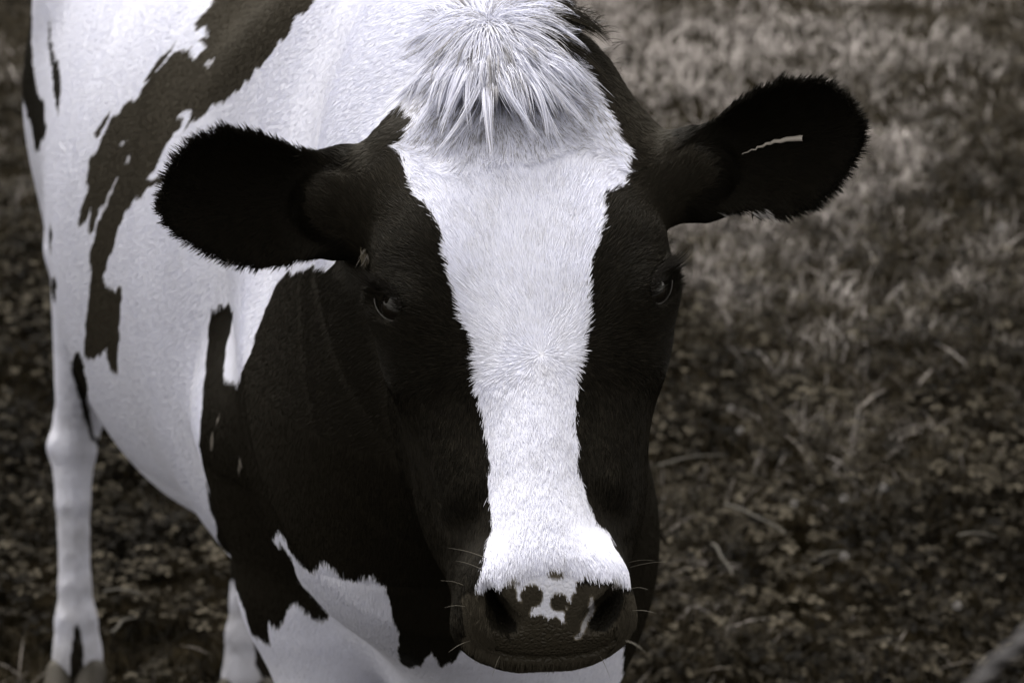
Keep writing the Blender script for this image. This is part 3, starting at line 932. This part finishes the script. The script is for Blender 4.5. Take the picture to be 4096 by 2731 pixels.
bs.inputs["Roughness"].default_value = .95; bs.inputs["Specular IOR Level"].default_value = 0
gx = np.concatenate([np.linspace(-120, -9, 14)[:-1], np.arange(-9, 9.01, .12), np.linspace(9, 120, 14)[1:]])
gy = np.concatenate([np.linspace(-20, -1, 6)[:-1], np.arange(-1, 24.01, .12), np.linspace(24, 260, 16)[1:]])
GX, GY = np.meshgrid(gx, gy, indexing='ij')
GZ = gz(GX.ravel(), GY.ravel())
idx = np.arange(GX.size).reshape(GX.shape)
f = np.stack([idx[:-1, :-1], idx[1:, :-1], idx[1:, 1:], idx[:-1, 1:]], -1).reshape(-1, 4)
ground = mesh_obj("ground", np.stack([GX.ravel(), GY.ravel(), GZ - .012], -1), f, mat_soil)
tag(ground, "dark trodden pasture soil under the grass", "ground", kind="structure")

def leaf_mat(name, lo, mid, hi, trans):
    m, nt, bs = new_mat(name)
    a = nt.nodes.new("ShaderNodeAttribute"); a.attribute_name = "shade"
    r = nt.nodes.new("ShaderNodeValToRGB")
    r.color_ramp.elements[0].color = lo; r.color_ramp.elements[1].color = hi
    e = r.color_ramp.elements.new(.5); e.color = mid
    nt.links.new(a.outputs["Fac"], r.inputs[0]); nt.links.new(r.outputs[0], bs.inputs["Base Color"])
    bs.inputs["Roughness"].default_value = .55
    bs.inputs["Specular IOR Level"].default_value = .03
    return m
mat_leaf = leaf_mat("clover_leaf", (.0012, .0009, .0005, 1), (.0120, .0098, .0062, 1), (.066, .058, .044, 1), .2)
mat_blade = leaf_mat("grass_blade", (.0028, .0022, .0012, 1), (.040, .033, .022, 1), (.50, .465, .46, 1), .2)

def scatter(n, ylo, yhi, power, spread=.40, extra=2.6):
    """points thinning with distance inside and beyond the sides of the view"""
    y = ylo * (yhi / ylo) ** (rng.random(n) ** power)
    x = (rng.random(n) - .5) * 2 * (y * spread + extra)
    return x, y

def dry_vignette(x, y):
    p = np.stack([x, y, 0 * x], -1)
    big = noise3(p, .9, 61) * .55 + noise3(p, 2.6, 62) * .3 + noise3(p, 7, 63) * .25
    left = np.clip((-x / np.maximum(y, 1) - .12) / .1, 0, 1) * 3.2 + np.clip((x / np.maximum(y, 1) - .13) / .12, 0, 1) * 4.0  # both sides darkened: lens vignette painted into the grass tone
    far = np.clip((y - 3.9) / 4.6, 0, 1)  # paler with distance: drier grass, plus painted vignetting on the near ground
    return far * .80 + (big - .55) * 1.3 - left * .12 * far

def rosettes(n_pl):
    """clover: three cupped leaflets on a stalk"""
    x, y = scatter(n_pl, 1.4, 9.5, .95, .38, 1.9)
    p = np.stack([x, y, 0 * x], -1)
    dn_ = noise3(p, 2.2, 71) * .6 + noise3(p, 6.5, 72) * .5
    keep = (dn_ > .30) & (rng.random(n_pl) < np.clip(1.25 - (y - 3.5) / 7, .15, 1))
    x, y, dn_ = x[keep], y[keep], dn_[keep]
    n = len(x)
    hgt = gz(x, y) + .012 + .045 * rng.random(n) * (dn_ + .3)
    c = np.stack([x, y, hgt], -1)
    V_, F_, S_ = [], [], []
    base = rng.uniform(0, 6.28, n)
    up_ = nrm(np.stack([rng.normal(0, .35, n), rng.normal(-.1, .35, n), np.ones(n)], -1))
    sc = rng.uniform(.0042, .0098, n)
    sh_ = np.clip(rng.normal(.42, .26, n) + (noise3(np.stack([x, y, 0 * x], -1), 9, 73) - .5) * .7, 0, 1)
    off = 0
    for k in range(3):
        a = base + k * 2.094
        d = np.stack([np.cos(a), np.sin(a), rng.normal(.0, .35, n)], -1)
        d = nrm(d - up_ * (d * up_).sum(1, keepdims=True) * .7)
        s_ = np.cross(up_, d)
        u_ = np.cross(d, s_)
        L_ = sc[:, None]
        pts_ = [c + d * L_ * .15, c + d * L_ * .9 + s_ * L_ * .85 + u_ * L_ * .30, c + d * L_ * 1.75 + s_ * L_ * .55 + u_ * L_ * .10,
                c + d * L_ * 1.85 - u_ * L_ * .12, c + d * L_ * 1.75 - s_ * L_ * .55 + u_ * L_ * .10, c + d * L_ * .9 - s_ * L_ * .85 + u_ * L_ * .30]
        V_.append(np.stack(pts_, 1).reshape(-1, 3))
        b_ = off + np.arange(n)[:, None] * 6
        F_.append(np.concatenate([b_ + np.array([[0, 1, 2]]), b_ + np.array([[0, 2, 3]]), b_ + np.array([[0, 3, 4]]), b_ + np.array([[0, 4, 5]])]))
        S_.append(np.repeat(np.clip(sh_ + rng.normal(0, .08, n), 0, 1), 6))
        off += n * 6
    o = mesh_obj("clover", np.concatenate(V_), np.concatenate(F_), mat_leaf)
    set_attr(o.data, "shade", np.concatenate(S_))
    tag(o, "low dark clover covering the trodden pasture", "clover", kind="stuff")
    return o

def blades(name, n, ylo, yhi, power, Lr, Wr, label, dry_bias, near_cut=None, up=1.0, mask_seed=81, mask=.0):
    x, y = scatter(n, ylo, yhi, power)
    p = np.stack([x, y, 0 * x], -1)
    cl = noise3(p, 3.2, mask_seed) * .40 + noise3(p, 11, mask_seed + 1) * .65
    keep = cl > mask + .25 * rng.random(n)
    x, y, cl, p = x[keep], y[keep], cl[keep], p[keep]; n = len(x)
    dry = np.clip(dry_vignette(x, y) + dry_bias + rng.normal(0, .16, n) + (noise3(p, 13, 67) - .5) * .60, 0, 1)  # grass tone, with the painted vignette included
    L_ = rng.uniform(*Lr, n) * (.6 + .7 * cl) * (1 + .25 * np.clip(dry - .4, 0, 1)); W_ = rng.uniform(*Wr, n) * (1 + np.clip(y - 5, 0, 12) * .09)
    a = rng.uniform(0, 6.28, n)
    h_ = np.stack([np.cos(a), np.sin(a), 0 * a], -1)
    lean = rng.uniform(.15, 1.25, n) / up
    s_ = np.stack([-np.sin(a + rng.normal(0, .5, n)), np.cos(a + rng.normal(0, .5, n)), rng.normal(0, .3, n)], -1)
    r0 = np.stack([x, y, gz(x, y) - .01], -1)
    cols = []
    for k, wd in ((0, 1), (.35, 1), (.7, .8), (1, .08)):
        c = r0 + h_ * (L_ * k ** 1.5 * lean)[:, None] + np.array([0, 0, 1]) * (L_ * (k - .42 * lean * .8 * k ** 2))[:, None]
        cols += [c - s_ * (W_ * wd * .5)[:, None], c + s_ * (W_ * wd * .5)[:, None]]
    V_ = np.stack(cols, 1).reshape(-1, 3)
    b_ = np.arange(n)[:, None] * 8
    F_ = np.concatenate([b_ + np.array([[i, i + 1, i + 3, i + 2]]) for i in (0, 2, 4)])
    o = mesh_obj(name, V_, F_, mat_blade)
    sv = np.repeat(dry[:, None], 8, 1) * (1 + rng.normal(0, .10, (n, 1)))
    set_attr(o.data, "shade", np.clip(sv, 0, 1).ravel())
    tag(o, label, "grass", kind="stuff")
    return o

rosettes(78000)
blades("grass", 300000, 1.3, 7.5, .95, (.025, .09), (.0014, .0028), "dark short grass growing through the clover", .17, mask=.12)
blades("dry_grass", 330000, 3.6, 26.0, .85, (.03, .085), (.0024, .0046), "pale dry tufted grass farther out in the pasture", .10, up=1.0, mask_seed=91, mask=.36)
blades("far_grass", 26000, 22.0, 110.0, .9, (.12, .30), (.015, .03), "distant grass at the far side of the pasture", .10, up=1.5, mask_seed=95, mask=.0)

# single pale stalks and flower heads that can be told apart
mat_stalk, nt, bs = new_mat("dry_stalk")
bs.inputs["Base Color"].default_value = (.034, .030, .023, 1); bs.inputs["Roughness"].default_value = .7
STALKS = [((725, 504), (785, 533), .045, "long pale dry stalk lying slantwise on the clover right of the cow's muzzle"),
          ((712, 543), (732, 575), .05, "short pale stalk leaning steeply in the clover, right of the muzzle"),
          ((658, 465), (723, 455), .04, "pale stalk lying flat beside the black cheek of the cow"),
          ((958, 535), (996, 537), .05, "short level straw near the right edge of the pasture"),
          ((112, 632), (135, 617), .05, "pale broken straw just right of the white hind hoof"),
          ((104, 591), (140, 594), .05, "flat grey stalk beside the hind fetlock"),
          ((812, 560), (845, 552), .04, "thin curved pale stem under a flower head in the lower pasture")]
for (a, b, z, lab) in STALKS:
    A, B_ = G(a[0], a[1], z), G(b[0], b[1], z)
    kk = np.linspace(0, 1, 8)[:, None]
    path = A * (1 - kk) + B_ * kk + UP * (.008 * np.sin(kk * 3.1)) + RT * (.003 * np.sin(kk * 9))
    v, f = tube(path, np.linspace(.0032, .0018, 8), 6)
    c0 = path.mean(0)
    o = mesh_obj("dry_stalk", v - c0, f, mat_stalk); o.location = c0
    tag(o, lab, "dry stalk", "loose dry stalks on the pasture")

mat_petal, nt, bs = new_mat("clover_petal")
bs.inputs["Base Color"].default_value = (.26, .25, .25, 1); bs.inputs["Roughness"].default_value = .7
FLOWERS = [(731, 408, "pale flower head right of the cow's cheek, the brightest one there"), (740, 430, "small pale flower head just below a brighter one right of the cheek"),
           (844, 498, "pale flower head in the middle of the right-hand pasture"), (883, 487, "pale flower head up and right of its twin in the right-hand pasture"),
           (794, 503, "faint flower head beside the end of the long slanting stalk"), (844, 556, "pale drooping flower head at the end of a thin curved stem"),
           (864, 26, "bright white flower head far out at the top of the pasture"), (939, 122, "pale flower head far out to the right of the ear"),
           (1001, 228, "pale flower head at the right edge level with the ear's bottom"), (957, 605, "small pale flower head near the cord in the lower corner")]
for (x, y, lab) in FLOWERS:
    c = G(x, y, .06); dd = np.linalg.norm(c - EYE); R_ = .0085 if dd < 6 else .016
    root_o = tag(bpy.data.objects.new("clover_flower", None), lab, "flower", "clover flowers in the pasture")
    link(root_o); root_o.location = (c[0], c[1], 0)
    n = 70
    dr = nrm(rng.normal(0, 1, (n, 3)) + np.array([0, 0, .5])); t1 = nrm(np.cross(dr, rng.normal(0, 1, (n, 3)))); 
    o0 = np.array([0, 0, c[2]])
    V_ = np.stack([o0 + dr * R_ * .3, o0 + dr * R_ * .8 + t1 * R_ * .22, o0 + dr * R_ * rng.uniform(.95, 1.15, (n, 1)), o0 + dr * R_ * .8 - t1 * R_ * .22], 1).reshape(-1, 3)
    F_ = np.arange(n)[:, None] * 4 + np.array([[0, 1, 2, 3]])
    mesh_obj("petals", V_, F_, mat_petal, root_o)
    v, f = tube([(0, 0, -.01), (.004, .002, .03), (0, 0, c[2])], .0011, 5)
    mesh_obj("stem", v, f, mat_blade, root_o)
    set_attr(root_o.children[-1].data, "shade", np.full(len(v), .4))

# fence cord hanging close to the viewer at the lower right corner: two laid strands
mat_cord, nt, bs = new_mat("cord_fibre")
bs.inputs["Base Color"].default_value = (.042, .040, .044, 1); bs.inputs["Roughness"].default_value = .8
ctrl = np.array([P(1230, 400, .80), P(1120, 520, .77), P(1046, 612, .75), P(1018, 645, .74), P(993, 664, .735), P(973, 690, .73), P(900, 790, .71), P(780, 930, .68)])
tt = np.linspace(0, len(ctrl) - 1, 260)
i0 = np.clip(tt.astype(int), 0, len(ctrl) - 2); fr_ = (tt - i0)[:, None]
def cr(i, f_):
    g = lambda j: ctrl[np.clip(j, 0, len(ctrl) - 1)]
    a, b, c, d = g(i - 1), g(i), g(i + 1), g(i + 2)
    return .5 * ((2 * b) + (c - a) * f_ + (2 * a - 5 * b + 4 * c - d) * f_ ** 2 + (3 * b - a - 3 * c + d) * f_ ** 3)
mid = cr(i0, fr_)
ln = np.concatenate([[0], np.cumsum(np.linalg.norm(np.diff(mid, axis=0), axis=1))])
tg = nrm(np.gradient(mid, axis=0)); aa = nrm(np.cross(tg, [.2, .1, .97])); bb = np.cross(tg, aa)
cord = tag(bpy.data.objects.new("fence_cord", None), "blurred grey twisted fence cord crossing the lower right corner close to the viewer", "fence cord")
link(cord); cord.location = tuple(mid[130])
for k in range(2):
    ph = (ln / .022 * 2 * math.pi + k * math.pi)[:, None]
    pth = mid + .0017 * (np.cos(ph) * aa + np.sin(ph) * bb)
    v, f = tube(pth, .0019, 7)
    mesh_obj("strand", v - mid[130], f, mat_cord, cord)
